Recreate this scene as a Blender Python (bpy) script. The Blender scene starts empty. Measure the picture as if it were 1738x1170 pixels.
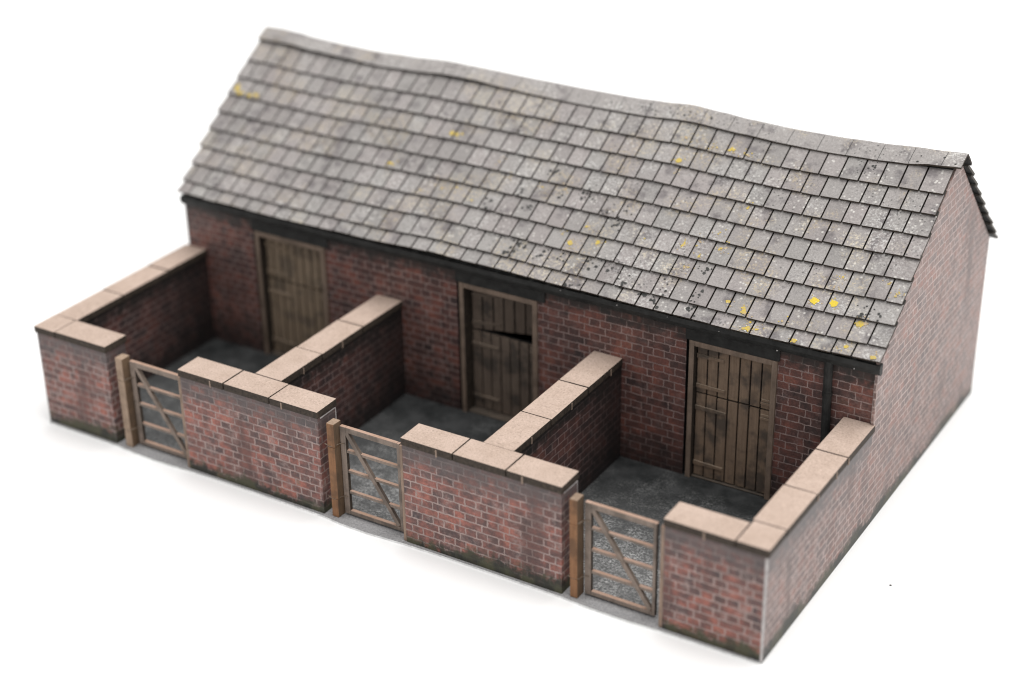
import bpy, bmesh, math, random
from mathutils import Vector, Matrix

random.seed(7)
S = 0.001                      # all coordinates below are millimetres of the model
scene = bpy.context.scene
col = scene.collection
CENTRE = Vector((80, 53, 0))

# ------------------------------------------------------------------ node helpers
class N:
    def __init__(self, name):
        self.m = bpy.data.materials.new(name); self.m.use_nodes = True
        self.t = self.m.node_tree; self.t.nodes.clear()
        self.out = self.t.nodes.new('ShaderNodeOutputMaterial')
        self.b = self.t.nodes.new('ShaderNodeBsdfPrincipled')
        self.t.links.new(self.b.outputs[0], self.out.inputs[0])
    def n(self, kind, **props):
        x = self.t.nodes.new(kind)
        for k, v in props.items(): setattr(x, k, v)
        return x
    def put(self, sock, v):
        if isinstance(v, bpy.types.NodeSocket): self.t.links.new(v, sock)
        elif isinstance(v, (tuple, list)) and len(v) == 3 and sock.type == 'RGBA': sock.default_value = (*v, 1)
        else: sock.default_value = v
    def math(self, op, a, b=0.0, clamp=False):
        x = self.n('ShaderNodeMath', operation=op, use_clamp=clamp)
        self.put(x.inputs[0], a); self.put(x.inputs[1], b); return x.outputs[0]
    def vmath(self, op, a, b):
        x = self.n('ShaderNodeVectorMath', operation=op)
        self.put(x.inputs[0], a)
        if op == 'SCALE': self.put(x.inputs['Scale'], b)
        else: self.put(x.inputs[1], b)
        return x.outputs[0]
    def mix(self, f, a, b, mode='MIX'):
        x = self.n('ShaderNodeMix', data_type='RGBA', blend_type=mode)
        self.put(x.inputs['Factor'], f)
        self.put([s for s in x.inputs if s.name == 'A' and s.type == 'RGBA'][0], a)
        self.put([s for s in x.inputs if s.name == 'B' and s.type == 'RGBA'][0], b)
        return [s for s in x.outputs if s.type == 'RGBA'][0]
    def rng(self, v, a, b, c=0.0, d=1.0, smooth=False):
        x = self.n('ShaderNodeMapRange', interpolation_type='SMOOTHSTEP' if smooth else 'LINEAR')
        x.clamp = True
        for s, q in zip(x.inputs[:5], (v, a, b, c, d)): self.put(s, q)
        return x.outputs[0]
    def noise(self, vec, scale, detail=3.0, rough=0.55, out='Fac'):
        x = self.n('ShaderNodeTexNoise')
        self.put(x.inputs['Vector'], vec); x.inputs['Scale'].default_value = scale
        x.inputs['Detail'].default_value = detail; x.inputs['Roughness'].default_value = rough
        return x.outputs[out]
    def voronoi(self, vec, scale, out='Distance', rnd=1.0):
        x = self.n('ShaderNodeTexVoronoi')
        self.put(x.inputs['Vector'], vec); x.inputs['Scale'].default_value = scale
        x.inputs['Randomness'].default_value = rnd
        return x.outputs[out]
    def ramp(self, f, stops, interp='LINEAR'):
        x = self.n('ShaderNodeValToRGB'); x.color_ramp.interpolation = interp
        e = x.color_ramp.elements
        while len(e) < len(stops): e.new(0.5)
        for el, (p, c) in zip(e, stops): el.position = p; el.color = (*c, 1)
        self.put(x.inputs[0], f); return x.outputs[0]
    def mm(self, shift=(0, 0, 0)):
        """object coordinates in millimetres of the model"""
        c = self.n('ShaderNodeTexCoord').outputs['Object']
        v = self.vmath('SCALE', c, 1 / S)
        return self.vmath('ADD', v, shift) if any(shift) else v
    def xyz(self, v):
        x = self.n('ShaderNodeSeparateXYZ'); self.put(x.inputs[0], v); return x.outputs
    def bump(self, h, strength, dist):
        x = self.n('ShaderNodeBump'); x.inputs['Strength'].default_value = strength
        x.inputs['Distance'].default_value = dist * S
        self.put(x.inputs['Height'], h); self.put(self.b.inputs['Normal'], x.outputs[0])
    def done(self, colour, rough=0.7, spec=0.4, albedo=0.85):
        colour = self.vmath('SCALE', colour, albedo)
        self.put(self.b.inputs['Base Color'], colour)
        self.put(self.b.inputs['Roughness'], rough)
        self.put(self.b.inputs['Specular IOR Level'], spec)
        return self.m

def brick(name, shift, ramp, mortar, mortar_size, gain=1.0, top=None, moss=None, wear=0.5, rough=0.6, spec=0.4, low=None, back=False):
    """printed brick paper, English bond: a course of stretchers, then a course of headers"""
    k = N(name)
    uv = k.n('ShaderNodeUVMap').outputs[0]
    p = k.mm(shift)
    wob = k.vmath('SCALE', k.vmath('SUBTRACT', k.noise(p, 0.9, 2, 0.6, 'Color'), (0.5, 0.5, 0.5)), 0.34)
    fine = k.vmath('SCALE', k.vmath('SUBTRACT', k.noise(p, 2.6, 2, 0.6, 'Color'), (0.5, 0.5, 0.5)), 0.30)
    v = k.vmath('ADD', k.vmath('ADD', k.vmath('ADD', uv, (shift[0], 0.0, 0.0)), wob), fine)
    b = k.n('ShaderNodeTexBrick', offset=0.5, offset_frequency=2, squash=0.5, squash_frequency=2)
    k.put(b.inputs['Vector'], v)
    k.put(b.inputs['Color1'], (0, 0, 0)); k.put(b.inputs['Color2'], (1, 1, 1)); k.put(b.inputs['Mortar'], (0.5, 0.5, 0.5))
    for s, q in (('Scale', 1.0), ('Mortar Size', mortar_size), ('Mortar Smooth', 0.45), ('Bias', 0.0), ('Brick Width', 4.6), ('Row Height', 1.53)):
        b.inputs[s].default_value = q
    big = k.noise(p, 0.17, 3, 0.6)
    mid = k.noise(p, 0.42, 3, 0.6)
    tone = k.math('ADD', k.math('MULTIPLY', b.outputs['Color'], 0.46), k.rng(mid, 0.3, 0.7, -0.06, 0.60))
    c = k.ramp(tone, ramp)
    c = k.mix(k.rng(big, 0.46, 0.66, 0, 0.6, True), c, tuple(x * 0.5 + 0.012 for x in ramp[1][1]))
    # blotches inside the bricks, worn faces where the mortar colour has been smeared over
    c = k.mix(0.55, c, k.mix(k.rng(k.noise(p, 2.6, 4, 0.7), 0.3, 0.7), (0.42, 0.42, 0.42), (1.5, 1.5, 1.5)), 'MULTIPLY')
    smear = k.math('MULTIPLY', k.rng(k.noise(p, 0.33, 2, 0.5), 0.52, 0.68), wear)
    mort = k.mix(k.rng(k.noise(p, 0.5, 2), 0.3, 0.7), mortar, tuple(x * 0.66 for x in mortar))
    mfac = k.math('MAXIMUM', k.rng(b.outputs['Fac'], 0.05, 0.75),
                  k.math('MULTIPLY', smear, k.rng(k.noise(p, 1.6, 4, 0.75), 0.42, 0.66)))
    c = k.mix(k.math('MULTIPLY', mfac, 0.9), c, mort)
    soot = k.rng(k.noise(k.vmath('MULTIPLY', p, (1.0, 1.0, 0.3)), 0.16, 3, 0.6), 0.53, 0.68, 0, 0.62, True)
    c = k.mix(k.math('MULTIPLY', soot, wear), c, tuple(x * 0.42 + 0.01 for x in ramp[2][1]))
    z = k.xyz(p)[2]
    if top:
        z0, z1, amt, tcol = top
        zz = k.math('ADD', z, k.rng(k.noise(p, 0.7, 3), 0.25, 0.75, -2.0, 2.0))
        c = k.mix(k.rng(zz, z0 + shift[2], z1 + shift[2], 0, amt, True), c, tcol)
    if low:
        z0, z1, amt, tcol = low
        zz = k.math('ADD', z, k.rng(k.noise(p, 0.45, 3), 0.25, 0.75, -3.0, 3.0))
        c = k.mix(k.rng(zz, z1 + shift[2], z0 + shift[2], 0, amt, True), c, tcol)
    if back:                               # darker towards the house, corner shade put into the colour
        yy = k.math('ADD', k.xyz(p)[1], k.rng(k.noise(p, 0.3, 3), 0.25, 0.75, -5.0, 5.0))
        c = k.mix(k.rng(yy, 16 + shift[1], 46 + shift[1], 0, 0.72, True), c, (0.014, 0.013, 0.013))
    if moss:
        zz = k.math('ADD', z, k.rng(k.noise(p, 0.9, 4, 0.7), 0.3, 0.7, 1.1, -1.3))
        zz = k.math('ADD', zz, k.rng(k.noise(p, 0.11, 2), 0.35, 0.65, 0.9, -0.9))
        mc = k.mix(k.rng(k.noise(p, 0.25, 2), 0.42, 0.58), (0.018, 0.022, 0.016), (0.056, 0.058, 0.03))
        c = k.mix(k.rng(zz, moss + 1.3 + shift[2], moss - 0.9 + shift[2], 0, 0.95, True), c, mc)
    grain = k.mix(k.rng(k.noise(p, 9.0, 2, 0.7), 0.25, 0.75), (gain * 0.72,) * 3, (gain * 1.28,) * 3)
    c = k.mix(1.0, c, grain, 'MULTIPLY')
    k.bump(b.outputs['Fac'], 0.25, -0.06)
    return k.done(c, rough, spec)

RED = [(0.0, (0.068, 0.048, 0.050)), (0.26, (0.120, 0.068, 0.063)), (0.46, (0.180, 0.082, 0.070)),
       (0.66, (0.260, 0.098, 0.078)), (0.86, (0.335, 0.122, 0.090)), (1.0, (0.23, 0.13, 0.100))]
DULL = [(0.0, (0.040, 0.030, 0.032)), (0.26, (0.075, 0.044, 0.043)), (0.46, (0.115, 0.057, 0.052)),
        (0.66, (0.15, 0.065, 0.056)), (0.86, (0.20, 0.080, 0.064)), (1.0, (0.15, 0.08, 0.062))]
PALE = [(0.0, (0.19, 0.15, 0.145)), (0.26, (0.215, 0.155, 0.145)), (0.46, (0.24, 0.160, 0.143)),  # paled and flattened, haze and sheen put into the brick colour
        (0.66, (0.27, 0.165, 0.142)), (0.86, (0.33, 0.165, 0.135)), (1.0, (0.28, 0.19, 0.165))]

def mdf(name, a, b, speck=0.5, rough=0.85):
    k = N(name); p = k.mm()
    c = k.mix(k.rng(k.noise(p, 0.25, 3), 0.35, 0.65), a, b)
    c = k.mix(k.math('MULTIPLY', k.rng(k.noise(p, 2.9, 2, 0.8), 0.52, 0.66), speck), c, tuple(x * 0.55 for x in a))
    c = k.mix(k.math('MULTIPLY', k.rng(k.noise(k.vmath('ADD', p, (7, 3, 1)), 2.6, 2, 0.8), 0.34, 0.46, 1, 0), speck * 0.7), c, tuple(min(1, x * 1.35) for x in b))
    k.bump(k.noise(p, 7.0, 3, 0.7), 0.35, 0.08)
    return k.done(c, rough, 0.25)

def wood(name, a, b, dark, rough=0.75, stain=0.5, axis=2):
    k = N(name); p = k.mm()
    st = [1.6, 1.6, 1.6]; st[axis] = 0.12
    g = k.noise(k.vmath('MULTIPLY', p, tuple(st)), 1.6, 4, 0.65)
    c = k.mix(k.rng(g, 0.3, 0.7), a, b)
    c = k.mix(k.math('MULTIPLY', k.rng(k.noise(p, 0.22, 3, 0.6), 0.45, 0.65, 0, 1, True), stain), c, dark)
    c = k.mix(k.math('MULTIPLY', k.rng(k.noise(p, 5.0, 3, 0.75), 0.55, 0.7), 0.45), c, dark)
    k.bump(g, 0.4, 0.12)
    return k.done(c, rough, 0.3)

def plain(name, c, rough=0.7, var=0.3, scale=0.8, spec=0.35):
    k = N(name); p = k.mm()
    q = k.mix(k.rng(k.noise(p, scale, 4, 0.65), 0.3, 0.7), tuple(x * (1 - var) for x in c), tuple(x * (1 + var) for x in c))
    return k.done(q, rough, spec)

M = {}
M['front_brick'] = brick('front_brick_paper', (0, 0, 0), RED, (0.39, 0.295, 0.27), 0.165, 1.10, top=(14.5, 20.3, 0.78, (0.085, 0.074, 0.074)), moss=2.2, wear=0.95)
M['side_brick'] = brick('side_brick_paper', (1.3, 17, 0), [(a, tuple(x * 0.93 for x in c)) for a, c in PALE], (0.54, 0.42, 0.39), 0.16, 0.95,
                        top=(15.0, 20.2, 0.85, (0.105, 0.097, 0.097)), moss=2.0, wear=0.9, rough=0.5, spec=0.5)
M['gable_brick'] = brick('gable_brick_paper', (1.3, 17, 0), PALE, (0.54, 0.42, 0.385), 0.16, 0.95, moss=1.9, wear=0.9, rough=0.5, spec=0.5)
M['yard_brick'] = brick('yard_brick_paper', (2.1, 5, 0), DULL, (0.46, 0.33, 0.31), 0.115, 0.70, top=(16.5, 20.3, 0.85, (0.018, 0.018, 0.016)), low=(0.5, 9.0, 0.8, (0.010, 0.010, 0.010)), wear=0.25, back=True)  # dark yard print, with shade put into the low and back tones
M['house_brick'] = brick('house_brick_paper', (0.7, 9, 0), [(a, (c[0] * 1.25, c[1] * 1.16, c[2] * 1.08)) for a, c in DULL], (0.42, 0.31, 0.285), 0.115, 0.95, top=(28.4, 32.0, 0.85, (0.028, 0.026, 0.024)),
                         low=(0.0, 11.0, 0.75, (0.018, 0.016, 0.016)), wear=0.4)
M['mdf'] = mdf('bare_mdf_face', (0.468, 0.357, 0.291), (0.533, 0.412, 0.343), 0.6)
M['char'] = plain('laser_charred_edge', (0.046, 0.034, 0.025), 0.8, 0.55, 1.5)
M['tab'] = plain('uncharred_tab', (0.30, 0.22, 0.17), 0.8, 0.2)
M['paper_edge'] = plain('raw_paper_edge', (0.50, 0.47, 0.46), 0.8, 0.3, 0.9)
M['black'] = plain('sooty_black_card', (0.022, 0.022, 0.021), 0.65, 0.6, 0.5)
M['inside'] = plain('dark_inside', (0.008, 0.008, 0.008), 0.9, 0.2)
M['white_card'] = plain('white_base_card_edge', (0.85, 0.85, 0.84), 0.8, 0.2)
M['frame'] = wood('door_frame_wood', (0.19, 0.135, 0.10), (0.27, 0.20, 0.155), (0.09, 0.07, 0.055), stain=0.45)
M['door_a'] = wood('tan_door_boards', (0.225, 0.165, 0.112), (0.32, 0.24, 0.17), (0.095, 0.078, 0.062), stain=0.6)
M['door_b'] = wood('brown_door_boards', (0.135, 0.100, 0.078), (0.20, 0.152, 0.118), (0.050, 0.043, 0.038), stain=0.75)
M['door_c'] = wood('weathered_door_boards', (0.20, 0.135, 0.092), (0.285, 0.20, 0.14), (0.070, 0.058, 0.050), stain=0.8)
M['sill'] = wood('dirty_sill_wood', (0.10, 0.08, 0.062), (0.16, 0.125, 0.10), (0.05, 0.045, 0.04), stain=0.6, axis=0)
M['strap'] = wood('pale_strap_edge', (0.36, 0.28, 0.21), (0.46, 0.37, 0.29), (0.16, 0.13, 0.10), stain=0.4, axis=0)
M['gate'] = wood('gate_face_wood', (0.215, 0.165, 0.135), (0.30, 0.238, 0.198), (0.105, 0.086, 0.072), stain=0.65)
M['gate_top'] = mdf('gate_upper_edge', (0.40, 0.26, 0.19), (0.47, 0.32, 0.25), 0.35)
M['post'] = wood('orange_post_wood', (0.21, 0.098, 0.045), (0.32, 0.165, 0.082), (0.085, 0.050, 0.030), stain=0.6)
M['post_pale'] = wood('pale_post_wood', (0.31, 0.215, 0.15), (0.42, 0.31, 0.23), (0.17, 0.115, 0.08), stain=0.5)
M['post_shaded'] = wood('shaded_post_side', (0.12, 0.075, 0.045), (0.18, 0.115, 0.07), (0.07, 0.048, 0.032), stain=0.5)  # darker post wood for right faces, their shade put into the colour
M['slim'] = wood('slim_post_wood', (0.27, 0.185, 0.135), (0.36, 0.26, 0.20), (0.15, 0.11, 0.085), stain=0.5)
M['brace_edge'] = wood('brace_edge_wood', (0.14, 0.105, 0.083), (0.20, 0.155, 0.125), (0.07, 0.055, 0.045), stain=0.6)
M['verge'] = plain('worn_verge_edge', (0.085, 0.075, 0.064), 0.8, 0.5, 1.2)
M['wire'] = plain('dull_hinge_wire', (0.20, 0.15, 0.11), 0.5, 0.4)

def lichen(name, a, b):
    k = N(name); p = k.mm()
    c = k.mix(k.rng(k.noise(p, 2.2, 4, 0.75), 0.4, 0.6), a, b)
    k.bump(k.noise(p, 3, 3), 0.4, 0.1)
    return k.done(c, 0.85, 0.2)
M['lichen'] = lichen('yellow_lichen', (0.60, 0.44, 0.055), (0.46, 0.36, 0.15))
M['lichen_bright'] = lichen('bright_yellow_lichen', (0.70, 0.54, 0.05), (0.62, 0.46, 0.06))
M['lichen_pale'] = lichen('pale_ochre_lichen', (0.52, 0.38, 0.20), (0.42, 0.35, 0.27))
M['crust'] = lichen('white_crust', (0.55, 0.53, 0.49), (0.62, 0.61, 0.58))
M['spot'] = plain('black_lichen', (0.050, 0.050, 0.048), 0.9, 0.5, 2.5)

def slate(name, gain=1.0):
    k = N(name); p = k.mm()
    at = k.n('ShaderNodeAttribute', attribute_name='tint')
    t = k.xyz(at.outputs['Color'])           # r: lightness, g: speckle amount, b: warm or cool
    c = k.mix(t[2], (0.304, 0.288, 0.276), (0.306, 0.276, 0.268))
    lum = k.math('ADD', k.math('MULTIPLY', t[0], 0.17), 0.84 * gain)
    c = k.mix(1.0, c, k.n('ShaderNodeCombineColor').outputs[0], 'MULTIPLY') if False else k.vmath('SCALE', c, lum)
    # soft dark bruises
    d = k.rng(k.noise(p, 0.26, 3, 0.55), 0.53, 0.70, 0, 0.75, True)
    c = k.mix(d, c, (0.120, 0.106, 0.110))
    d2 = k.rng(k.noise(p, 0.9, 3, 0.6), 0.58, 0.76, 0, 0.35, True)
    c = k.mix(d2, c, (0.13, 0.122, 0.124))
    # pale frosting and crusts, in patches over the roof and more on some slates
    patch = k.math('ADD', k.rng(k.noise(p, 0.085, 3, 0.6), 0.48, 0.66), k.math('MULTIPLY', t[1], 0.75))
    w = k.math('MULTIPLY', k.rng(k.noise(p, 1.9, 4, 0.8), 0.50, 0.60), k.math('MULTIPLY', patch, 0.9, True))
    c = k.mix(k.math('MULTIPLY', w, 0.8), c, (0.56, 0.55, 0.53))
    vs = k.rng(k.voronoi(p, 1.0), 0.16, 0.30, 1, 0)
    sel = k.math('MULTIPLY', vs, k.rng(k.noise(p, 0.16, 2, 0.5), 0.47, 0.58))
    c = k.mix(k.math('MULTIPLY', sel, 0.7), c, (0.62, 0.60, 0.56))
    # small dark specks, gathered in places
    ds = k.rng(k.voronoi(k.vmath('ADD', p, (31, 7, 3)), 1.25), 0.15, 0.27, 1, 0)
    dsel = k.math('MULTIPLY', ds, k.rng(k.noise(k.vmath('ADD', p, (50, 0, 9)), 0.075, 2, 0.5), 0.50, 0.58))
    c = k.mix(k.math('MULTIPLY', dsel, 0.8), c, (0.06, 0.06, 0.058))
    # a breath of ochre
    o = k.math('MULTIPLY', k.rng(k.noise(p, 1.9, 4, 0.75), 0.51, 0.60), k.rng(k.noise(k.vmath('ADD', p, (9, 80, 0)), 0.10, 2), 0.51, 0.60))
    c = k.mix(k.math('MULTIPLY', o, 0.5), c, (0.50, 0.40, 0.24))
    g = k.noise(p, 3.0, 3, 0.85)
    c = k.mix(1.0, c, k.mix(k.rng(g, 0.32, 0.68), (0.74,) * 3, (1.27,) * 3), 'MULTIPLY')
    k.bump(k.noise(p, 4.0, 4, 0.75), 0.45, 0.10)
    return k.done(c, k.rng(g, 0.3, 0.7, 0.6, 0.85), 0.35)
M['slate'] = slate('printed_slate_card')
M['ridge'] = slate('printed_ridge_card', 1.08)

def yard_floor():
    k = N('asphalt_yard_card'); p = k.mm(); x = k.xyz(p)
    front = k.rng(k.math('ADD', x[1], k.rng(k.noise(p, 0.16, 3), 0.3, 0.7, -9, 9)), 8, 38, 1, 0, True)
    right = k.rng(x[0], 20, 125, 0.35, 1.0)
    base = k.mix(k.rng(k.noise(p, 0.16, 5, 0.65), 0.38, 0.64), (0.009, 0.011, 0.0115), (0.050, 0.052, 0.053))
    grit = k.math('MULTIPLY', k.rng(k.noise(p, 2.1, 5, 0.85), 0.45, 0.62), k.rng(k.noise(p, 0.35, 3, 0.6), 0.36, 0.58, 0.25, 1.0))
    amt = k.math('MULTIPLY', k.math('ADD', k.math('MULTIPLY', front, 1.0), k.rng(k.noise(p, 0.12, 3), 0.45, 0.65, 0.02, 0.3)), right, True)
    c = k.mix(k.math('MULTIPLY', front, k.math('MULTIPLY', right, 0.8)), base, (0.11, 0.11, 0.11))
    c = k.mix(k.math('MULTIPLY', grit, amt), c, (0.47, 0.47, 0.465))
    strip = k.rng(x[1], 4.0, 1.6, 0, 0.85, True)
    c = k.mix(strip, c, k.mix(k.rng(k.noise(p, 2.5, 4, 0.8), 0.35, 0.65), (0.24, 0.235, 0.24), (0.52, 0.51, 0.515)))
    k.bump(k.noise(p, 3, 4, 0.8), 0.3, 0.12)
    return k.done(c, 0.75, 0.35)
M['floor'] = yard_floor()

def table_mat():
    k = N('white_table_paper'); p = k.mm()
    c = k.mix(k.rng(k.noise(p, 0.012, 2), 0.3, 0.7), (0.862, 0.862, 0.862), (0.872, 0.872, 0.87))
    return k.done(c, 0.8, 0.1, 1.0)
M['table'] = table_mat()

# ------------------------------------------------------------------ mesh builder
class MB:
    def __init__(self): self.v = []; self.f = []; self.mi = []; self.tint = []; self.mats = []
    def mat(self, m):
        if m not in self.mats: self.mats.append(m)
        return self.mats.index(m)
    def add(self, verts, faces, mats, tint=(0.5, 0.3, 0.5)):
        o = len(self.v); self.v += [tuple(v) for v in verts]
        for i, f in enumerate(faces):
            self.f.append([o + q for q in f])
            self.mi.append(self.mat(mats if isinstance(mats, str) else mats[i])); self.tint.append(tint)
    def hexa(self, p, m, top=None, tint=(0.5, 0.3, 0.5), faces=None):
        """p: bottom 4 (counter-clockwise from above) then top 4. faces: materials by key B T and sides 0-3"""
        F = [[3, 2, 1, 0], [4, 5, 6, 7], [0, 1, 5, 4], [1, 2, 6, 5], [2, 3, 7, 6], [3, 0, 4, 7]]
        ms = [m] * 6
        if top: ms[1] = top
        for k_, q in (faces or {}).items(): ms['BT0123'.index(k_)] = q
        self.add(p, F, ms, tint)
    def box(self, a, b, m, top=None, faces=None, tint=(0.5, 0.3, 0.5), jit=0.0):
        """side 0 is the front (-y), 1 right (+x), 2 back (+y), 3 left (-x)"""
        x0, y0, z0 = a; x1, y1, z1 = b
        p = [(x0, y0, z0), (x1, y0, z0), (x1, y1, z0), (x0, y1, z0), (x0, y0, z1), (x1, y0, z1), (x1, y1, z1), (x0, y1, z1)]
        if jit: p = [tuple(c + random.uniform(-jit, jit) for c in q) for q in p]
        self.hexa(p, m, top, tint, faces)
    def prism(self, outline, ax, d0, d1, m, side=None, back=None):
        """outline: list of (a,b) on the plane square to ax; extruded d0..d1"""
        def P(a, b, d): return (d, a, b) if ax == 0 else (a, d, b) if ax == 1 else (a, b, d)
        n = len(outline)
        vs = [P(a, b, d0) for a, b in outline] + [P(a, b, d1) for a, b in outline]
        fs = [list(range(n))[::-1], list(range(n, 2 * n))] + [[i, (i + 1) % n, n + (i + 1) % n, n + i] for i in range(n)]
        self.add(vs, fs, [back or m, m] + [side or m] * n)
    def bar(self, a, b, w, d, m, up=(0, 1, 0), edge=None):
        """square bar from a to b, w across in the plane, d along up"""
        a, b, up = Vector(a), Vector(b), Vector(up); t = (b - a).normalized()
        s = t.cross(up).normalized() * (w / 2); u = up.normalized() * (d / 2)
        p = [a - s - u, a + s - u, a + s + u, a - s + u, b - s - u, b + s - u, b + s + u, b - s + u]
        F = [[3, 2, 1, 0], [4, 5, 6, 7], [0, 1, 5, 4], [1, 2, 6, 5], [2, 3, 7, 6], [3, 0, 4, 7]]
        self.add(p, F, [m, m, m, edge or m, m, edge or m])
    def tube(self, pts, r, m, n=8):
        pts = [Vector(p) for p in pts]; rings = []
        for i, p in enumerate(pts):
            t = (pts[min(i + 1, len(pts) - 1)] - pts[max(i - 1, 0)]).normalized()
            a = t.orthogonal().normalized(); b = t.cross(a)
            rings.append([p + (a * math.cos(q) + b * math.sin(q)) * r for q in [2 * math.pi * j / n for j in range(n)]])
        vs = [v for rr in rings for v in rr]; fs = []
        for i in range(len(pts) - 1):
            for j in range(n): fs.append([i * n + j, i * n + (j + 1) % n, (i + 1) * n + (j + 1) % n, (i + 1) * n + j])
        fs += [list(range(n))[::-1], [(len(pts) - 1) * n + j for j in range(n)]]
        self.add(vs, fs, m)
    def grid_solid(self, us, ws, solid, P, mf, mb=None, ms=None, tint=None, mcell=None):
        """cells of a us x ws grid where solid(i,j); P(u, w, side) with side 0 back, 1 front; one connected solid"""
        idx = {}
        vs = []
        def V(i, j, s):
            if (i, j, s) not in idx: idx[(i, j, s)] = len(vs); vs.append(P(i, j, s))
            return idx[(i, j, s)]
        fs, mm_, tt = [], [], []
        nu, nw = len(us) - 1, len(ws) - 1
        ok = lambda i, j: 0 <= i < nu and 0 <= j < nw and solid(i, j)
        for i in range(nu):
            for j in range(nw):
                if not ok(i, j): continue
                T = tint(i, j) if tint else (0.5, 0.3, 0.5)
                fs.append([V(i, j, 1), V(i + 1, j, 1), V(i + 1, j + 1, 1), V(i, j + 1, 1)]); mm_.append(mcell(i, j) if mcell else mf); tt.append(T)
                fs.append([V(i, j, 0), V(i, j + 1, 0), V(i + 1, j + 1, 0), V(i + 1, j, 0)]); mm_.append(mb or mf); tt.append(T)
                for (di, dj, a, b) in ((0, -1, (i, j), (i + 1, j)), (1, 0, (i + 1, j), (i + 1, j + 1)), (0, 1, (i + 1, j + 1), (i, j + 1)), (-1, 0, (i, j + 1), (i, j))):
                    if not ok(i + di, j + dj):
                        fs.append([V(*a, 0), V(*b, 0), V(*b, 1), V(*a, 1)]); mm_.append(ms or mf); tt.append(T)
        o = len(self.v); self.v += [tuple(v) for v in vs]
        for f, m, t in zip(fs, mm_, tt): self.f.append([o + q for q in f]); self.mi.append(self.mat(m)); self.tint.append(t)
    def build(self, name, parent=None, bevel=0.0, label=None, kind=None):
        me = bpy.data.meshes.new(name)
        me.from_pydata([tuple(c * S for c in v) for v in self.v], [], self.f)
        for m in self.mats: me.materials.append(M[m])
        me.polygons.foreach_set('material_index', self.mi)
        me.uv_layers.new(name='UVMap'); me.color_attributes.new('tint', 'FLOAT_COLOR', 'CORNER')
        uv = me.uv_layers['UVMap']; ca = me.color_attributes['tint']
        for pl in me.polygons:
            n = pl.normal; t = self.tint[pl.index]
            ax = max(range(3), key=lambda q: abs(n[q]))
            for li in pl.loop_indices:
                c = me.vertices[me.loops[li].vertex_index].co / S
                uv.data[li].uv = (c.y, c.z) if ax == 0 else (c.x, c.z) if ax == 1 else (c.x, c.y)
                ca.data[li].color = (*t, 1)
        me.update()
        o = bpy.data.objects.new(name, me); col.objects.link(o)
        if parent is not None: o.parent = parent
        if ROOT is not None and parent is ROOT: o.location = -CENTRE * S
        if bevel:
            b = o.modifiers.new('soft_edges', 'BEVEL'); b.width = bevel * S; b.segments = 2; b.limit_method = 'ANGLE'; b.angle_limit = math.radians(40)
        if label: o['label'] = label
        if kind: o['kind'] = kind
        return o

# ------------------------------------------------------------------ the setting
ROOT = None
mb = MB()
mb.add([(-2600, -2600, 0), (2600, -2600, 0), (2600, 2600, 0), (-2600, 2600, 0)], [[0, 1, 2, 3]], 'table')
mb.build('table_surface', kind='structure')

# ------------------------------------------------------------------ the model
ROOT = bpy.data.objects.new('model_building', None); col.objects.link(ROOT)
ROOT.location = CENTRE * S; ROOT.empty_display_size = 0.02
ROOT['label'] = 'miniature brick stable block with sagging grey slate roof, three doors and three gated yards'
ROOT['category'] = 'model building'

TABLE = 0.02
# base card carrying the yards
mb = MB()
xs = [0.5, 8, 19.5, 24, 30, 37.5, 45, 54, 63, 71, 75, 81, 89, 97, 106, 115, 122.5, 127, 134, 141.3, 150, 159.4]
fy = [-0.30, -0.32, -0.35, -0.75, -0.95, -0.60, -0.35, -0.33, -0.34, -0.45, -0.95, -1.05, -0.55, -0.36, -0.35, -0.36, -0.42, -0.75, -0.85, -0.5, -0.34, -0.28]
out = list(zip(xs, fy)) + [(159.4, 106.2), (0.5, 106.2)]
mb.prism(out, 2, TABLE, 0.38, 'floor', side='white_card')
mb.build('base', ROOT)

ZC, TC = 22.35, 1.5                   # coping top and thickness
ZW = ZC - TC

def coping(parent, poly4, nicks=()):
    """one laser-cut slab: four plan corners counter-clockwise"""
    m = MB(); z = random.uniform(-0.05, 0.05)
    pts = [(x + random.uniform(-0.05, 0.05), y + random.uniform(-0.05, 0.05)) for x, y in poly4]
    p = [(x, y, ZW + 0.03) for x, y in pts] + [(x, y, ZC + z + random.uniform(-0.04, 0.04)) for x, y in pts]
    m.hexa(p, 'char', top='mdf')
    for (x, y, ax) in nicks:          # little tabs the laser left uncharred, on the side of the slab
        if ax == 0: m.box((x - 0.18, y - 0.07, ZW - 0.25), (x + 0.18, y + 0.2, ZC - 0.25), 'tab')
        else: m.box((x - 0.2, y - 0.18, ZW - 0.2), (x + 0.07, y + 0.18, ZC - 0.3), 'tab')
    return m.build('coping_stone', parent, 0.09)

def quad(x0, x1, y0, y1): return [(x0, y0), (x1, y0), (x1, y1), (x0, y1)]
G = 0.13                               # half of the dark kerf between slabs

def wall(x0, x1, y0, y1, mats, label=None, extra=None):
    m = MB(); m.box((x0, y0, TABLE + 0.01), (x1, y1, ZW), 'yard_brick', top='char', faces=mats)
    if extra: extra(m)
    return m.build('yard_wall', ROOT, 0, label)

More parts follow.
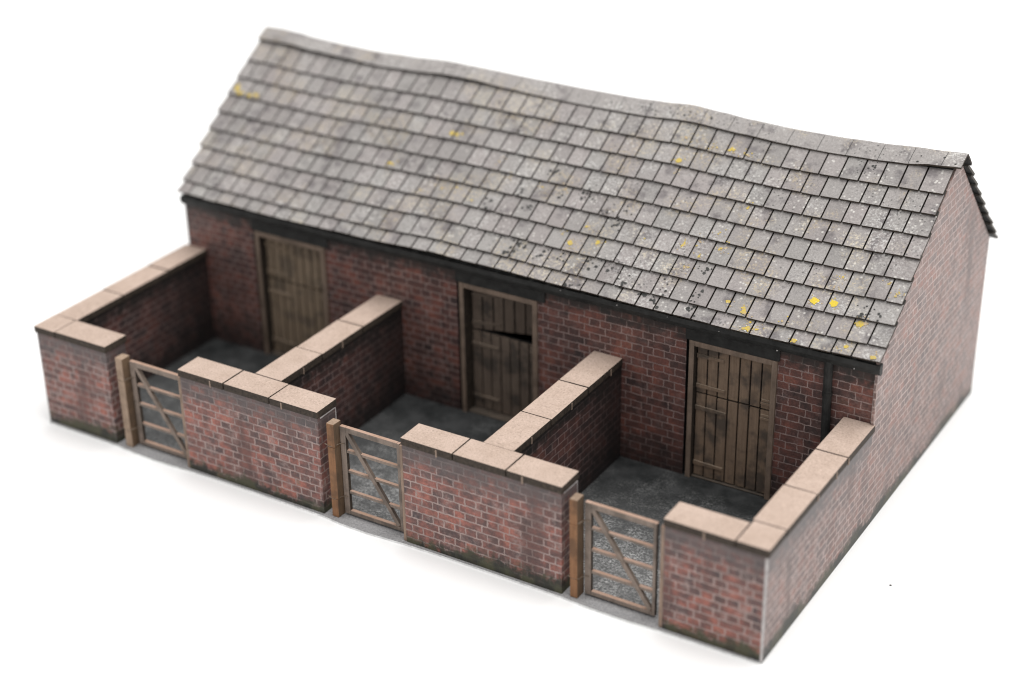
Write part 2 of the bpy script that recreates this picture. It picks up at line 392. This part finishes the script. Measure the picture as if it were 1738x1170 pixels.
YF, YB, YH = 0.25, 5.75, 46.3          # front wall faces, house face
SPAN = [(0.3, 18.85), (37.95, 70.7), (89.4, 122.0), (141.45, 159.73)]
EDGE = [(0.0, 19.05), (37.75, 70.9), (89.2, 122.2), (141.25, 160.0)]
JOIN = [[5.6], [48.86, 59.8], [100.2, 111.1], [154.1]]
NICK = [[], [(45.6, 0.02, 0), (62.6, 0.02, 0)], [(96.8, 0.02, 0), (114.4, 0.02, 0)], [(148.6, 0.02, 0)]]
front_brick = {'0': 'front_brick', '1': 'front_brick', '3': 'front_brick'}
labels = ['short blurred end piece of yard wall at the left corner', 'front yard wall between the left and middle gates',
          'front yard wall between the middle and right gates', 'right corner piece of yard wall with a pale paper edge']
for i in range(4):
    fm = dict(front_brick)
    if i == 3: fm['1'] = 'side_brick'
    def ex(m, i=i):
        if i == 3: m.box((159.36, YF - 0.05, 0.3), (159.78, YF + 0.10, ZW - 0.25), 'paper_edge', jit=0.03)
        if i == 0: m.box((0.26, YF - 0.04, 0.3), (0.48, YF + 0.10, ZW - 0.3), 'paper_edge', jit=0.02)
        if i in (1, 2):                # a sliver of white paper under the slab at the gate end
            x = SPAN[i][1]
            m.box((x - 0.05, YF + 0.8, ZW - 0.42), (x + 0.05, YB - 0.1, ZW - 0.18), 'paper_edge', jit=0.03)
            m.box((x - 0.10, YB - 0.16, ZW - 3.6), (x + 0.04, YB + 0.03, ZW - 0.3), 'paper_edge', jit=0.02)
    w = wall(*SPAN[i], YF, YB, fm, labels[i], ex)
    cuts = [EDGE[i][0]] + JOIN[i] + [EDGE[i][1]]
    for j in range(len(cuts) - 1):
        a = cuts[j] + (G if j else 0); b = cuts[j + 1] - (G if j < len(cuts) - 2 else 0)
        yb = 6.04
        if i == 3 and j == 1: yb = 6.85
        coping(w, quad(a, b, 0.0, yb), [n for n in NICK[i] if a < n[0] < b])

def run(x0, x1, y0, y1, cuts, mats, label, lx, rx, nicks=()):
    w = wall(x0, x1, y0, y1, mats, label)
    ys = cuts
    for j in range(len(ys) - 1):
        a = ys[j] + (G if j else 0.14); b = ys[j + 1] - (G if j < len(ys) - 2 else 0.02)
        coping(w, quad(lx, rx, a, b), [n for n in nicks if a < n[1] < b])
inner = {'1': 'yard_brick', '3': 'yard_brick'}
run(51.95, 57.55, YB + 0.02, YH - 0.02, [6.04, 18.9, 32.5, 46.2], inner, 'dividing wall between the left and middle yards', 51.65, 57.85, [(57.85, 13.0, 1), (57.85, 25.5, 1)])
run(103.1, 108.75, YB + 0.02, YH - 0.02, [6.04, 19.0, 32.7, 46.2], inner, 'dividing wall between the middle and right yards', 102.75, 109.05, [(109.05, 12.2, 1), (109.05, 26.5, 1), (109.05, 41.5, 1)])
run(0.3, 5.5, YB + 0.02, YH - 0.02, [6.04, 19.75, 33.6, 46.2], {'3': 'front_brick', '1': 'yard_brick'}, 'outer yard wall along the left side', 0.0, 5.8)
run(154.3, 159.73, YB + 0.02, 45.45, [6.85, 19.5, 33.0, 46.0], {'1': 'side_brick', '3': 'yard_brick'}, 'outer yard wall along the right side', 153.95, 160.0, [(160.0, 19.9, 1), (160.0, 33.4, 1), (160.0, 28, 1)])

# ---------------- house walls
ZT = 34.6
YR, YBK = 80.6, 106.4
doors = [(20.15, 38.6), (72.05, 90.1), (123.05, 140.7)]       # outside of the frames
ZD = 29.95
XB = [1.15]
for a, b in doors: XB += [a - 0.75, b]
XB += [158.98]
zs = [0.4, ZD, ZT]
m = MB()
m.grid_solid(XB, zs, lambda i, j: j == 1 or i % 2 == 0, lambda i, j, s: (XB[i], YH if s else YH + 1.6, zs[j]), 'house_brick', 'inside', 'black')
m.box((158.92, YH - 0.05, 22.4), (159.10, YH + 0.12, 30.8), 'paper_edge', jit=0.03)
m.build('front_wall', ROOT, 0, 'dark brick front wall of the building behind the yards')

def roofz(y):                           # gable edge just under the slates
    return 34.85 + (y - 44.7) * 0.7365 if y <= YR else 61.3 - (y - YR) * 0.975
gz = lambda y, d: roofz(y) - d
for x0, x1, mt, y0 in ((159.22, 159.73, 'gable_brick', 45.46), (0.75, 1.14, 'gable_brick', 46.2)):
    m = MB()
    o = [(y0, 0.05), (YBK, 0.05), (YBK, gz(YBK, 1.0)), (YR + 0.4, gz(YR, 0.9)), (YR - 0.6, gz(YR, 0.9)), (62, gz(62, 0.12) - 0.25), (y0, gz(y0, 0.2))]
    if x0 > 100: m.prism(o, 0, x0, x1, mt, side='gable_brick', back='inside')
    else: m.prism(o[::-1], 0, x1, x0, mt, side='paper_edge', back='inside')
    m.build('gable_wall', ROOT, 0, 'pale pinkish brick gable wall' if x0 > 100 else None)
m = MB(); m.box((1.15, YBK - 1.6, 0.4), (159.2, YBK - 0.02, 34.2), 'gable_brick', faces={'0': 'inside'})
m.build('back_wall', ROOT)

# ---------------- gutter, lintels, downpipe
m = MB()
n = 40; gx = [0.9 + (160.2 - 0.9) * i / n for i in range(n + 1)]
gw = [random.uniform(-0.06, 0.06) for _ in gx]
prof = [(44.95, 34.5), (44.75, 33.6), (45.0, 32.75), (45.6, 32.35), (46.28, 32.5), (46.28, 34.55)]
vs = []; fs = []
for i, x in enumerate(gx):
    for (y, z) in prof: vs.append((x, y + gw[i] * 0.6, z + gw[i]))
k6 = len(prof)
for i in range(n):
    for j in range(k6): fs.append([i * k6 + j, i * k6 + (j + 1) % k6, (i + 1) * k6 + (j + 1) % k6, (i + 1) * k6 + j])
fs += [list(range(k6))[::-1], [n * k6 + j for j in range(k6)]]
m.add(vs, [f[::-1] for f in fs], 'black')
for fx, fz in ((96.2, 34.3), (108.4, 34.1), (119.0, 34.2), (129.5, 33.9), (155.6, 33.1), (141.0, 32.9)):
    r = random.uniform(0.10, 0.18)
    m.add([(fx - r, 44.62, fz - r * .6), (fx + r, 44.66, fz - r * .4), (fx + r * .7, 44.60, fz + r), (fx - r * .5, 44.64, fz + r * .7), (fx, 44.35, fz)], [[0, 1, 4], [1, 2, 4], [2, 3, 4], [3, 0, 4]], 'paper_edge')
m.build('gutter', ROOT)
m = MB()
pts = [(150.55, 45.75, 33.0), (150.5, 45.7, 31.0), (150.7, 45.7, 22), (150.95, 45.75, 12), (151.1, 45.75, 0.5)]
m.tube(pts, 0.82, 'black', 12)
m.tube([(150.6, 45.7, 26.6), (150.62, 45.7, 25.9)], 0.95, 'black', 12)
m.build('downpipe', ROOT)

# ---------------- stable doors
def planks(m, x0, x1, z0, z1, y, th, n, mat, seed):
    r = random.Random(seed); w = (x1 - x0) / n
    m.box((x0 + 0.05, y + th * 0.55, z0 + 0.05), (x1 - 0.05, y + th + 0.25, z1 - 0.05), 'inside')
    for i in range(n):
        dy = r.uniform(-0.06, 0.06); g = 0.15
        a = x0 + i * w + g; b = x0 + (i + 1) * w - g
        m.box((a, y + dy, z0 + r.uniform(0, 0.12)), (b, y + th * 0.55, z1 - r.uniform(0, 0.12)), mat)

def place_leaf(m, hinge, ang):
    """turn a leaf about its upright hinge line, into the building"""
    c, s = math.cos(ang), math.sin(ang)
    m.v = [((v[0] - hinge[0]) * c - (v[1] - hinge[1]) * s + hinge[0], (v[0] - hinge[0]) * s + (v[1] - hinge[1]) * c + hinge[1], v[2]) for v in m.v]
    return m

info = [('door_a', 8, 'left stable door of pale tan boards', 0.0), ('door_b', 7, 'middle stable door with its upper leaf pushed ajar', 15.0),
        ('door_c', 7, 'right stable door of stained weathered boards, both leaves shut', 0.0)]
for d, ((X0, X1), (mat, npl, lab, ajar)) in enumerate(zip(doors, info)):
    fw, yf = 1.05, 45.85
    m = MB()
    m.box((X0, yf, 0.39), (X0 + fw, YH + 3.6, ZD), 'frame', faces={'3': 'inside', '1': 'char'})
    m.box((X1 - fw, yf, 0.39), (X1, YH + 3.6, ZD), 'frame', faces={'3': 'char'})
    m.box((X0 + fw, yf + 0.01, ZD - fw), (X1 - fw, YH + 3.6, ZD - 0.01), 'frame', faces={'B': 'char'})
    m.box((X0 + fw, yf + 0.6, 0.39), (X1 - fw, YH + 3.6, 0.62), 'char', top='sill')
    door = m.build('stable_door', ROOT, 0.06, lab)
    m = MB(); m.box((X0 - 0.85, 45.9, ZD + 0.03), (X1 + (1.0, 1.8, 0.35)[d], YH - 0.01, 32.6), 'black', jit=0.03)
    m.build('lintel', door, 0.06)
    a, b = X0 + fw + 0.12, X1 - fw - 0.12
    yd = (47.7, 48.5, 46.95)[d]; zm = 18.6 + 0.1 * d
    m = MB(); planks(m, a, b, 0.85, zm - 0.1, yd, 0.8, npl, mat, 10 + d); m.build('lower_leaf', door, 0.04)
    m = MB(); planks(m, a, b, zm + 0.12, ZD - fw - 0.12, yd, 0.8, npl, mat, 20 + d)
    up = lambda q: place_leaf(q, (a, yd + 0.4), math.radians(ajar)) if ajar else q
    up(m).build('upper_leaf', door, 0.04)
    for (zz, ln, leaf) in ((zm + 1.6, 6.0, 1), (zm + 7.9, 5.6, 1), (zm - 3.1, 6.4, 0), (3.6, 6.2, 0)):
        m = MB()
        m.hexa([(a + 0.1, yd - 0.26, zz - 0.42), (a + ln, yd - 0.26, zz - 0.25), (a + ln, yd - 0.062, zz - 0.25), (a + 0.1, yd - 0.062, zz - 0.42),
                (a + 0.1, yd - 0.26, zz + 0.42), (a + ln, yd - 0.26, zz + 0.28), (a + ln, yd - 0.062, zz + 0.28), (a + 0.1, yd - 0.062, zz + 0.42)], mat, top='strap')
        (up(m) if leaf else m).build('strap_hinge', door, 0)
    for (zz, leaf) in ((zm + 1.5, 1), (zm - 1.7, 0)):
        m = MB()
        m.box((b - 2.0, yd - 0.26, zz - 0.35), (b - 0.1, yd - 0.062, zz + 0.1), mat, top='strap')
        m.box((b - 1.9, yd - 0.26, zz + 0.35), (b - 0.1, yd - 0.062, zz + 0.75), mat, top='strap')
        (up(m) if leaf else m).build('latch', door, 0)

# ---------------- roof
def interp(tab, x):
    if x <= tab[0][0]: return tab[0][1]
    for (a, u), (b, w) in zip(tab, tab[1:]):
        if x <= b:
            t = (x - a) / (b - a); t = t * t * (3 - 2 * t)
            return u + (w - u) * t
    return tab[-1][1]
RIDGE = [(-1, 62.3), (3, 62.45), (8, 62.2), (13, 61.7), (21, 61.35), (29, 61.15), (38, 61.4), (48, 61.9), (56, 61.75), (70, 61.4), (82, 61.25), (92, 61.25),
         (99, 61.5), (105.5, 61.95), (112, 61.55), (118, 61.1), (128, 60.8), (136, 60.85), (143, 61.1), (154, 61.7), (161, 62.1)]
EAVE = [(0, 35.0), (12, 34.7), (30, 34.5), (50, 34.65), (66, 35.2), (80, 35.05), (97, 34.75), (116, 34.45), (135, 34.3), (147, 34.5), (160, 34.95)]
YE = 44.7
LEN = 44.56
def rp(x, s, h):
    """front slope: x along, s up the slope from the eave, h off it"""
    f = s / LEN; ze, zr = interp(EAVE, x) + 0.05, interp(RIDGE, x) - 0.75
    zr = 60.75 + (zr - 60.75) * min(1, max(0, f)) ** 2
    bow = -0.30 * math.sin(math.pi * min(1, max(0, f))) + 0.09 * math.sin(x * 0.11 + f * 5) * math.sin(math.pi * min(1, max(0, f)))
    y = YE + (YR - YE) * f; z = ze + (zr - ze) * f + bow
    return (x, y - 0.593 * h, z + 0.805 * h)
YBE = 110.0
def rb(x, s, h):
    f = s / 41.0; zr, ze = interp(RIDGE, x) - 0.75, 33.2
    y = YBE + (YR - YBE) * f; z = ze + (zr - ze) * f
    return (x, y + 0.69 * h, z + 0.72 * h)

roof = MB()
nx = 50; dx = [1.2 + 157.6 * i / nx for i in range(nx + 1)]; ds = [0.3, 11, 22, 33, LEN]
roof.grid_solid(dx, ds, lambda i, j: True, lambda i, j, s: rp(dx[i], ds[j], -0.75 if s else -1.6), 'black')
ds2 = [0.3, 11, 22, 33, 40.6]
roof.grid_solid(dx, ds2, lambda i, j: True, lambda i, j, s: rb(dx[i], ds2[j], -1.6 if s else -0.75), 'black')
ROOF = roof.build('roof', ROOT, 0, 'grey slate roof with yellow lichen and a wavy ridge')

SB = [0.0, 3.1, 7.8, 12.4, 17.2, 21.9, 26.7, 31.3, 35.9, 41.2]
TK = 0.52
LICHEN = [(117.1, 37.35, 2), (120.14, 36.95, 1), (120.88, 36.76, 1), (113.47, 36.92, 1), (114.19, 36.82, 1), (107.49, 37.68, 1), (107.66, 32.39, 2), (108.65, 30.59, 1), (124.86, 26.01, 1.2), (116.24, 14.67, 1.2), (120.14, 13.23, 1), (123.69, 16.23, 1.2), (124.32, 16.28, 1), (123.19, 15.87, 1), (122.05, 19.18, 0.8), (118.26, 10.39, 1.2), (118.95, 10.32, 0.8), (129.38, 5.39, 1.6), (132.88, 4.55, 2), (133.55, 3.9, 1), (134.64, 2.6, 1.3), (144.68, 9.57, 3), (148.18, 9.94, 3), (154.43, 6.87, 2.4), (155.0, 7.05, 1.4), (147.18, 12.95, 1), (156.18, 15.92, 0.9), (158.6, 13.71, 1.2), (147.63, 15.36, 0.8), (147.92, 15.66, 0.8), (108.39, 14.23, 0.8), (153.28, 1.68, 1.6), (159.0, 0.75, 2), (158.5, 14.2, 1), (58.21, 28.2, 2), (59.83, 28.58, 1), (47.04, 18.37, 1.5), (47.8, 18.29, 1.2), (61.74, 14.95, 1.2), (64.62, 16.07, 1), (69.66, 13.72, 1.2), (57.18, 13.45, 1), (94.03, 9.71, 1.8), (94.69, 9.65, 1.2), (99.52, 11.25, 1.8), (87.6, 21.35, 1.2), (82.54, 20.58, 1), (95.99, 14.17, 1.2), (91.59, 11.34, 0.8), (74.76, 21.16, 0.8), (71.1, 24.1, 0.8), (135.07, 0.8, 2), (134.4, 0.7, 1.2), (144.24, 0.75, 1.8), (136.5, 1.3, 1.2), (140.7, 3.92, 1), (119.11, 16.48, 1), (116.3, 14.96, 1.4), (0.99, 28.01, 2.7), (2.07, 27.2, 2.4), (6.17, 27.3, 2.6), (0.3, 29.33, 2.2), (4.83, 27.35, 1.9)]
DARK = [(78.78, 19.27), (82.13, 15.9), (83.86, 6.81), (89.62, 5.54), (93.22, 5.54), (101.65, 15.95), (108.51, 4.14), (83.74, 23.61), (72.69, 13.49), (100.61, 6.27), (104.75, 6.21), (98.34, 18.74), (102.66, 19.29), (83.85, 5.92), (82.1, 4.16), (98.65, 0.65), (87.05, 20.22), (93.24, 20.72), (116.62, 5.97), (123.59, 4.93), (115.69, 1.99), (154.15, 10.04), (156.75, 9.38), (153.51, 8.54), (123.46, 2.13), (113.53, 2.37), (122.3, 11.15), (145.24, 39.86)]
rs = random.Random(3)
def height(i, s):                      # top of course i at s
    e = SB[i + 1] - SB[i]
    return TK + TK * max(0.0, 1 - (s - SB[i]) / e) + 0.02
spots = []                             # (x, s, radius, material)
for x, s, r in LICHEN:
    big = r >= 2.9
    if big: spots.append((x, s, 0.82, 'lichen_bright'))
    else:
        for _ in range(2 if r < 1.5 else 3):
            a, q = rs.uniform(0, 6.28), rs.uniform(0, 0.28) * r
            spots.append((x + q * math.cos(a), s + q * math.sin(a), r * rs.uniform(0.14, 0.28), 'lichen' if r >= 1.6 else rs.choice(['lichen', 'lichen_pale'])))
    for _ in range(int(r * 4) + 3):
        a, q = rs.uniform(0, 6.28), rs.uniform(0.3, 1.5)
        spots.append((x + q * math.cos(a), s + q * math.sin(a), rs.uniform(0.07, 0.16), rs.choice(['lichen', 'lichen_pale', 'lichen_pale', 'crust'])))
for x, s in DARK:
    for j in range(rs.randint(6, 11)):
        a, q = rs.uniform(0, 6.28), rs.uniform(0, 1.9)
        spots.append((x + q * math.cos(a), s + q * math.sin(a), rs.choice([0.10, 0.13, 0.16, 0.2, 0.26, 0.36]), 'spot'))

def joints(i, x0, x1):
    first = 154.94 if i % 2 == 0 else 156.95
    xs = []; x = first + rs.uniform(-0.15, 0.15)
    while x > x0 + 1.6: xs.append(x + rs.uniform(-0.10, 0.10)); x -= 3.87
    return [x0] + xs[::-1] + [x1]

def course(i, surf, nm, front):
    s0, s1 = SB[i], SB[i + 1]; e = s1 - s0
    if front:
        xl = [(0, 0.9), (4, 0.3), (14, -0.7), (23, -1.15), (31, -1.25), (37, -0.8), (45, -0.6)]
        x0 = interp(xl, s0); x1 = 160.35 - s0 * 0.022 + rs.uniform(-0.1, 0.1)
    else: x0, x1 = -0.6, 160.4 + rs.uniform(-0.15, 0.15)
    js = joints(i, x0, x1)
    gap = 0.15
    cols = [js[0]]
    for q in js[1:-1]: cols += [q - gap - rs.uniform(0, .03), q + gap]
    cols.append(js[-1])
    rows = [s0, s0 + e * 0.5, s0 + e + 0.12, s0 + e + 1.3]
    tilt = {}
    for c in range(0, len(cols) - 1, 2):
        tilt[c] = (rs.uniform(-0.06, 0.06), rs.uniform(0, 0.08), (rs.random(), max(0, rs.gauss(0.15, 0.3)), rs.random()))
    def P(ci, j, s):
        t = tilt.get(ci if ci % 2 == 0 else ci - 1, (0, 0, 0))
        ss = rows[j] + (t[0] if j == 0 else 0)
        hb = TK * (1 - (rows[j] - s0) / e)
        if j >= 2: hb = min(hb, 0.0) - 0.03
        lift = t[1] if j == 0 else 0
        return surf(cols[ci], ss, hb + lift + (TK if s else 0.0))
    m = MB()
    if front:
        m.grid_solid(cols, rows, lambda a, j: a % 2 == 0 or j == 2, P, 'slate', 'black', 'char', tint=lambda a, j: tilt.get(a, (0, 0, (0.5, 0.2, 0.5)))[2], mcell=lambda a, j: 'slate' if j < 2 else 'black')  # slot floors black: burnt edges, with the gaps' shade put into the colour
    else:
        m.grid_solid(cols, rows, lambda a, j: a % 2 == 0 or j == 2, lambda c, j, s: P(c, j, 1 - s), 'black', 'slate', 'verge', tint=lambda a, j: tilt.get(a, (0, 0, (0.5, 0.2, 0.5)))[2])
    if front:
        lo, hi = s0 + 0.12, s1 - 0.05
        for (x, s, r, mt) in spots:
            if not (s0 - 0.1 <= s < s1 - 0.1): continue
            s = min(max(s, lo + r * 0.5), hi - r * 0.4)
            # stay on one slate
            for a, b in zip(js, js[1:]):
                if a <= x <= b: x = min(max(x, a + gap + r), b - gap - r)
            ph = rs.uniform(0, 6.28); nn = 11; ring = []
            for q in range(nn):
                a = 2 * math.pi * q / nn + ph; rr = r * rs.uniform(0.72, 1.22)
                xx, ss = x + rr * math.cos(a), min(max(s + rr * math.sin(a), lo - 0.1), hi)
                ring.append((xx, ss))
            cen = tuple(tilt)[0]
            vs = [surf(xx, ss, height(i, ss) + 0.145 * max(0, 1 - (ss - s0) / (e * 0.5)) + 0.03) for xx, ss in ring]
            vs.append(surf(x, s, height(i, s) + 0.145 * max(0, 1 - (s - s0) / (e * 0.5)) + 0.06))
            m.add(vs, [[q, (q + 1) % nn, nn] for q in range(nn)], mt)
    return m.build('slate_course', ROOF)
for i in range(9): course(i, rp, 'front', True)
for i in range(8): course(i, rb, 'back', False)

# ridge capping: a folded strip, scored every six millimetres
m = MB()
CAPLOW = [(0, 60.55), (8, 60.6), (14, 60.1), (23, 59.8), (32, 59.35), (40, 59.65), (50, 60.2), (56, 60.2), (64, 59.7), (73, 59.35), (83, 59.15), (95, 59.25), (107, 59.85), (118, 59.3), (127, 58.9), (135, 58.8), (144, 59.05), (150, 59.4), (156, 60.2), (161, 60.6)]
n = 108; cx = [-0.9 + (161.0 + 0.9) * i / n for i in range(n + 1)]
secs = []
for i, x in enumerate(cx):
    zr = interp(RIDGE, x) + 0.05; zl = interp(CAPLOW, x)
    secs.append([(x, 77.15, zl), (x, 78.9, zl + (zr - zl) * 0.56), (x, 80.3, zr - 0.10), (x, 80.9, zr - 0.12), (x, 82.2, zr - 1.25), (x, 83.9, zr - 3.0)])
q = len(secs[0]); vs = []; fs = []; ms = []; NB = (n + 1) * q
tk = 0.42
for s_ in secs: vs += s_
for s_ in secs:
    for j, (x, y, z) in enumerate(s_):
        f = j / (q - 1); vs.append((x, y + tk * (0.6 - 1.2 * f), z - tk))
tt = []
for i in range(n):
    for j in range(q - 1):
        a = i * q + j; b = (i + 1) * q + j
        fs.append([a, b, b + 1, a + 1]); ms.append('ridge')
        fs.append([NB + a, NB + a + 1, NB + b + 1, NB + b]); ms.append('black')
    a = i * q; b = (i + 1) * q
    fs.append([a, NB + a, NB + b, b]); ms.append('char')
    a += q - 1; b += q - 1; fs.append([a, b, NB + b, NB + a]); ms.append('char')
for e0, flip in ((0, False), (n * q, True)):
    for j in range(q - 1):
        f = [e0 + j, e0 + j + 1, NB + e0 + j + 1, NB + e0 + j]; fs.append(f[::-1] if flip else f); ms.append('char')
m.add(vs, fs, ms, (0.55, 0.35, 0.4))
x = 6.0
def capz(x, j):
    zr = interp(RIDGE, x) + 0.05; zl = interp(CAPLOW, x)
    return [(77.15, zl), (78.9, zl + (zr - zl) * 0.56), (80.3, zr - 0.10)][j]
while x < 159:                          # score lines
    xo = x + random.uniform(-0.2, 0.2); w = 0.055
    pv = []
    for j in range(3):
        y, z = capz(xo, j)
        pv += [(xo - w + 0.12 * j, y - 0.015, z + 0.02), (xo + w + 0.12 * j, y - 0.015, z + 0.02)]
    m.add(pv, [[0, 1, 3, 2], [2, 3, 5, 4]], 'spot')
    x += 6.05
for (cxx, f, nn_) in ((104, 0.4, 22), (97, 0.4, 10), (110, 0.5, 14), (60, 0.4, 8), (50, 0.5, 5), (155, 0.4, 5), (82, 0.4, 5)):
    for _ in range(nn_):
        xx = cxx + rs.gauss(0, 3.2); ff = rs.uniform(0.12, 0.85); r = rs.choice([0.08, 0.1, 0.13, 0.17, 0.24])
        ring = []
        for t in range(9):
            a = 6.283 * t / 9; rr = r * rs.uniform(0.7, 1.25)
            x2 = xx + rr * math.cos(a); y2 = 77.15 + 3.15 * ff + rr * 0.75 * math.sin(a)
            p0, p1, p2 = capz(x2, 0), capz(x2, 1), capz(x2, 2)
            z2 = p0[1] + (p1[1] - p0[1]) * (y2 - p0[0]) / (p1[0] - p0[0]) if y2 < p1[0] else p1[1] + (p2[1] - p1[1]) * (y2 - p1[0]) / (p2[0] - p1[0])
            ring.append((x2, y2 - 0.02, z2 + 0.035))
        m.add(ring, [list(range(9))], 'spot')
m.build('ridge_capping', ROOF)

# ---------------- gates and posts
def make_gate(x0, x1, mat_i):
    y0, y1 = 2.05, 2.85
    m = MB()
    zb, zt = 0.75, 19.45
    sw = 1.25
    m.box((x0, y0, zb), (x0 + sw, y1, zt), 'gate', top='gate_top', faces={'1': 'char', '3': 'char'})
    m.box((x1 - 0.62, y0, zb), (x1, y1, zt - 0.02), 'gate', top='gate_top', faces={'1': 'char', '3': 'char'})
    m.box((x0 + sw, y0 + 0.01, zt - 1.1), (x1 - 0.62, y1, zt + 0.01), 'gate', top='gate_top', faces={'B': 'char'})
    m.box((x0 + sw, y0 + 0.01, zb), (x1 - 0.62, y1, zb + 0.85), 'gate', top='gate_top', faces={'B': 'char'})
    g = m.build('gate', ROOT, 0.08)
    for z in (14.05, 9.75, 5.25):
        m = MB(); m.box((x0 + sw + 0.01, y0 + 0.16, z), (x1 - 0.63, y1 + 0.05, z + 0.55), 'gate', top='gate_top', faces={'B': 'char'}, jit=0.03)
        m.build('rail', g, 0.05)
    m = MB()
    m.bar((x0 + 1.35, y0 + 0.32, zt - 1.0), (x1 - 0.95, y0 + 0.32, zb + 1.0), 0.85, 0.70, 'gate', edge='brace_edge')
    m.build('brace', g, 0.05)
    for z in (15.6, 4.3):
        m = MB()
        m.tube([(x0 - 2.5, 0.62, z + 0.15), (x0 - 1.2, 0.50, z - 0.1), (x0 - 0.35, 0.6, z + 0.15), (x0 - 0.1, 1.3, z + 0.3), (x0 + 0.1, 1.95, z + 0.2), (x0 + 1.0, 1.98, z + 0.3)], 0.09, 'wire', 6)
        m.build('hinge', g)
    return g
gates = [(23.1, 36.4), (74.2, 87.45), (125.5, 139.15)]
posts = [(20.95, 22.75, 'post_pale'), (72.45, 74.0, 'post'), (123.5, 125.0, 'post')]
rp2 = random.Random(11)
for gi, ((a, b), (p0, p1, pm)) in enumerate(zip(gates, posts)):
    g = make_gate(a, b, gi)
    g['label'] = ['leftmost yard gate, five-barred with a diagonal brace', 'middle yard gate, five-barred with a diagonal brace', 'rightmost yard gate, five-barred with a diagonal brace'][gi]
    m = MB()
    cuts = [0.39, 4.3, 15.4, 20.35]
    for z0, z1 in zip(cuts, cuts[1:]):
        j = lambda: rp2.uniform(-0.07, 0.07)
        ln = -0.0
        px = [p0 + j(), p1 + j()]
        m.box((px[0], 0.42 + j(), z0 + 0.02), (px[1], 2.75, z1 - 0.02), pm, top='post_pale' if z1 > 20 else None, faces={'1': 'post_shaded'}, jit=0.03)
    m.box((p0 + 0.1, 0.75, 0.4), (p1 - 0.1, 2.6, 20.2), pm)
    m.build('gate_post', ROOT, 0.12, 'pale tan gate post' if gi == 0 else 'orange-brown gate post with wire hinges')
    m = MB()
    xs_ = SPAN[gi + 1][0] - 0.72
    m.box((xs_, 0.32, 0.40), (xs_ + 0.66, 1.7, 20.5), 'slim', top='gate_top', faces={'3': 'char'}, jit=0.04)
    m.build('gate_post', ROOT, 0.06, 'slim pale post on the closing side of a gate')

# ---------------- a speck of dust on the table
mb = MB(); n = 9
vs = [(170 + 0.27 * rs.uniform(.7, 1.2) * math.cos(6.283 * i / n), 31.8 + 0.27 * rs.uniform(.7, 1.2) * math.sin(6.283 * i / n), 0.03) for i in range(n)] + [(170, 31.8, 0.22)]
keep = ROOT; ROOT = None
mb.add(vs, [[i, (i + 1) % n, n] for i in range(n)], 'spot')
sp = mb.build('dust_speck'); ROOT = keep
sp['label'] = 'tiny black speck of dust lying on the white table right of the model'; sp['category'] = 'speck'

# ------------------------------------------------------------------ light
w = bpy.data.worlds.new('World'); scene.world = w; w.use_nodes = True
bg = w.node_tree.nodes['Background']; bg.inputs[0].default_value = (1, 1, 1, 1); bg.inputs[1].default_value = 0.74
def area(name, loc, aim, size, power, colour=(1, 1, 1)):
    l = bpy.data.lights.new(name, 'AREA'); l.shape = 'SQUARE'; l.size = size * S; l.energy = power; l.color = colour
    o = bpy.data.objects.new(name, l); col.objects.link(o); o.location = Vector(loc) * S
    o.rotation_euler = (Vector(aim) - Vector(loc)).to_track_quat('-Z', 'Y').to_euler(); return o
area('softbox_lamp', (260, 130, 900), (70, 60, 0), 950, 11.6, (1.0, 0.985, 0.965))

# ------------------------------------------------------------------ camera
cam = bpy.data.cameras.new('camera'); co = bpy.data.objects.new('camera', cam); col.objects.link(co)
yaw, pitch, roll = 0.556733396, 1.09479140, -0.0175660297
co.matrix_world = Matrix.Translation(Vector((247.244735, -215.891088, 178.035038)) * S) @ (Matrix.Rotation(yaw, 4, 'Z') @ Matrix.Rotation(pitch, 4, 'X') @ Matrix.Rotation(roll, 4, 'Z'))
cam.sensor_fit = 'HORIZONTAL'; cam.sensor_width = 36; cam.lens = 2965.11866 / 1738 * 36
cam.clip_start = 0.01; cam.clip_end = 20
cam.dof.use_dof = True; cam.dof.focus_distance = 0.317; cam.dof.aperture_fstop = 10.0
scene.camera = co

scene.render.engine = 'CYCLES'
scene.view_settings.view_transform = 'Standard'; scene.view_settings.look = 'None'
scene.view_settings.exposure = 0; scene.view_settings.gamma = 1
scene.cycles.use_denoising = True
scene.cycles.max_bounces = 6
scene.cycles.filter_width = 1.15
